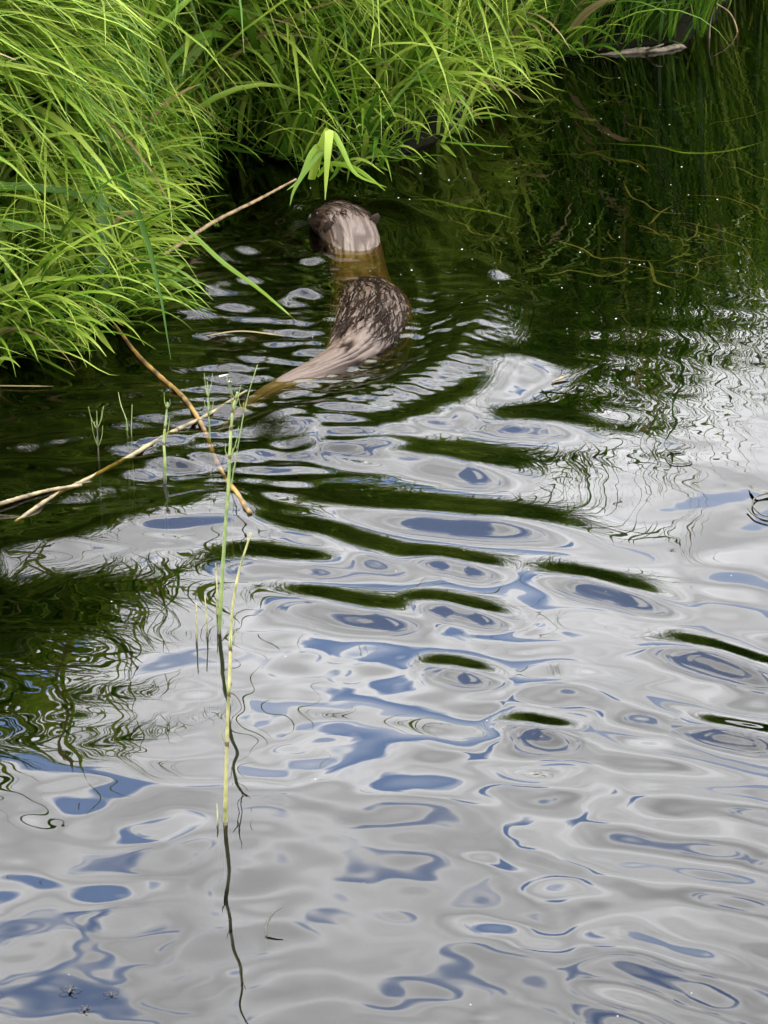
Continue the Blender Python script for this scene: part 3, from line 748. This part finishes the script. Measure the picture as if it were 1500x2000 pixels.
# water striders
def strider(x, y, rot, sc, label):
    b = gp(x, y); b[2] = water_z(b[0], b[1]); e = empty("water_strider", tuple(b)); e.rotation_euler = (0, 0, rot); tag(e, label, "insect", "water striders")
    v1, f1 = ellipsoid(np.array((0, 0, .0025 * sc)), (np.array((.0062, 0, 0)) * sc, np.array((0, .0016, 0)) * sc, np.array((0, 0, .0015)) * sc), 10, 8); mesh_np("body", v1, f1, M_insect, True, e)
    v1, f1 = ellipsoid(np.array((.0068 * sc, 0, .0026 * sc)), np.diag([.0016, .0014, .0013]) * sc, 8, 6); mesh_np("head", v1, f1, M_insect, True, e)
    for sg in (-1, 1):
        for x0, dx, dy in ((.004, .005, .003), (.001, .004, .013), (-.002, -.007, .011)):
            mb = MB(); mb.tube([np.array((x0, 0, .0025)) * sc, np.array((x0 + dx * .5, sg * dy * .55, .0045)) * sc, np.array((x0 + dx, sg * dy, .0004)) * sc], [.00045 * sc, .0004 * sc, .0003 * sc], 5, 7)
            mb.build("leg", M_insect, e)
    return e
strider(137, 1935, R(80), .85, "largest black water strider at the lower left")
strider(217, 1941, R(100), .6, "small water strider nearest the blue patch at the bottom")
strider(166, 1970, R(60), .65, "small water strider lowest in the left corner")
strider(1312, 1074, R(40), .45, "lone tiny water strider on smooth water at the right")

# drifting bits, and two reflections modelled as solid pieces
tag(stem_obj("bent_stem", [wp(553, 1801, .020), wp(535, 1806, .016), wp(521, 1816, .008), wp(520, 1824, 0), wp(522, 1830, -.02)], [.0005, .001, .0013, .0013, .001], M_dark, seg=6),
    "small hooked dark stem poking out of the water right of the nearest horsetail", "stem")
tag(stem_obj("curl_reflection", [wp(1330, 880, .004), wp(1308, 884, .003), wp(1300, 895, .002), wp(1314, 908, .002), wp(1350, 906, .002), wp(1344, 894, .003)], [.0014, .0012, .001, .001, .001, .0006], M_dark, seg=6),
    "modelled reflection of a curled leaf, a thin dark open loop on bright water", "stem")  # mirror image of a curled leaf, built as a solid loop
tag(stem_obj("floating_twig", [wp(1078, 752, .002), wp(1095, 746, .004), wp(1112, 740, .006)], [.0014, .0022, .001], M_paleree, seg=6),
    "tiny pale twig floating beside the dark reflected grass", "twig")
wl = empty("leaf_reflection", tuple(wp(1490, 985))); org = np.array(wl.location); tag(wl, "dark leafy reflection with curled lines at the right edge, modelled as floating pieces", "leaf")  # leafy reflection built as dark ribbon and tubes on the surface
V_, F_ = ribbon([wp(1462, 952, .004), wp(1475, 966, .008), wp(1500, 968, .006), wp(1520, 975, .003)], .006, 14, flat=(0, 0, 1), both=True); mesh_np("reflected_blade", V_ - org, F_, M_dark, True, wl)
for pts in ([(1500, 968), (1476, 975), (1470, 992), (1490, 1010), (1520, 1012)], [(1460, 998), (1475, 1012), (1500, 1020)]):
    stem_obj("reflected_stalk", [wp(*p, .004) for p in pts], .0012, M_dark, wl, org, 6, 20)
# pale log at the far shore
lg = empty("floating_log", tuple(gp(1240, 100))); org = np.array(lg.location); tag(lg, "pale weathered log lying along the far shore at the top right", "log")
stem_obj("trunk", [gp(1160, 109, -.004), gp(1205, 105, .001), gp(1245, 99, .004), gp(1290, 98, .003), (*gp(1325, 93)[:2], .003), (*gp(1342, 92)[:2], -.003)], [.003, .006, .0075, .006, .006, .002], M_wood, lg, org, 14, 60, .16)
stem_obj("branch_stub", [gp(1262, 98, .006), gp(1280, 92, .020), gp(1296, 86, .026)], [.003, .0025, .0012], M_wood, lg, org, 8, 16, .08)
# reddish dead stems in the far corner
for k, (pts, lab) in enumerate((([(1385, 75), (1388, 40), (1398, 0), (1402, -60)], "thin reddish dead stem standing in the dark far right corner"),
                                ([(1440, 62), (1425, 25), (1395, 5), (1360, -20)], "reddish dead stem slanting left in the dark far right corner"))):
    B = gp(*pts[0]); tag(stem_obj("dead_stem", [B - (0, 0, .05), B] + [at_depth(x, y, B[1] + .02) for x, y in pts[1:]], [.0025, .0025, .002, .0018, .001], M_orange if k else M_joint, seg=6), lab, "stem")
# submerged weed strands, many standing in for reflected grass lines
mb = MB()
for _ in range(45):
    x, y = random.uniform(860, 1560), random.uniform(110, 560); a = random.uniform(0, 6.28); Lw = random.uniform(.08, .3); z = -random.uniform(.012, .05)
    p = gp(x, y); pts = []
    for k in range(7):
        a += random.gauss(0, .35); p = p + np.array((math.cos(a), math.sin(a) * 1.3, 0)) * Lw / 7; pts.append((p[0], p[1], z + random.uniform(-.004, .004)))
    if sdist(np.array(pts)[:, :2]).max() > -0.04: continue
    V_, F_ = ribbon(pts, random.uniform(.002, .006), 14, flat=(0, 0, 1), both=True); mb.add(V_, F_.tolist())
tag(mb.build("weed_and_reflections", M_weed_refl), "olive strands of weed and modelled grass reflections under the dark water at the upper right", "pond weed", kind="stuff")
# floating specks
mb = MB()
for _ in range(140):
    if random.random() < .75: x, y = random.uniform(560, 1500), random.uniform(150, 660)
    else: x, y = random.uniform(0, 1500), random.uniform(700, 2000)
    p = gp(x, y)
    if sdist(p[None, :2])[0] > -.02: continue
    r_ = random.uniform(.0003, .0009) * (1 if y < 700 else .6); c = wp(x, y, r_ * .4)
    v1, f1 = ellipsoid(c, (np.array((random.uniform(1, 2.2), 0, 0)) * r_, np.array((0, random.uniform(.8, 1.6), 0)) * r_, np.array((0, 0, .7)) * r_), 6, 4); mb.add(v1, f1)
tag(mb.build("floating_specks", M_fluff), "tiny pale specks of fluff scattered on the water", "specks", kind="stuff")
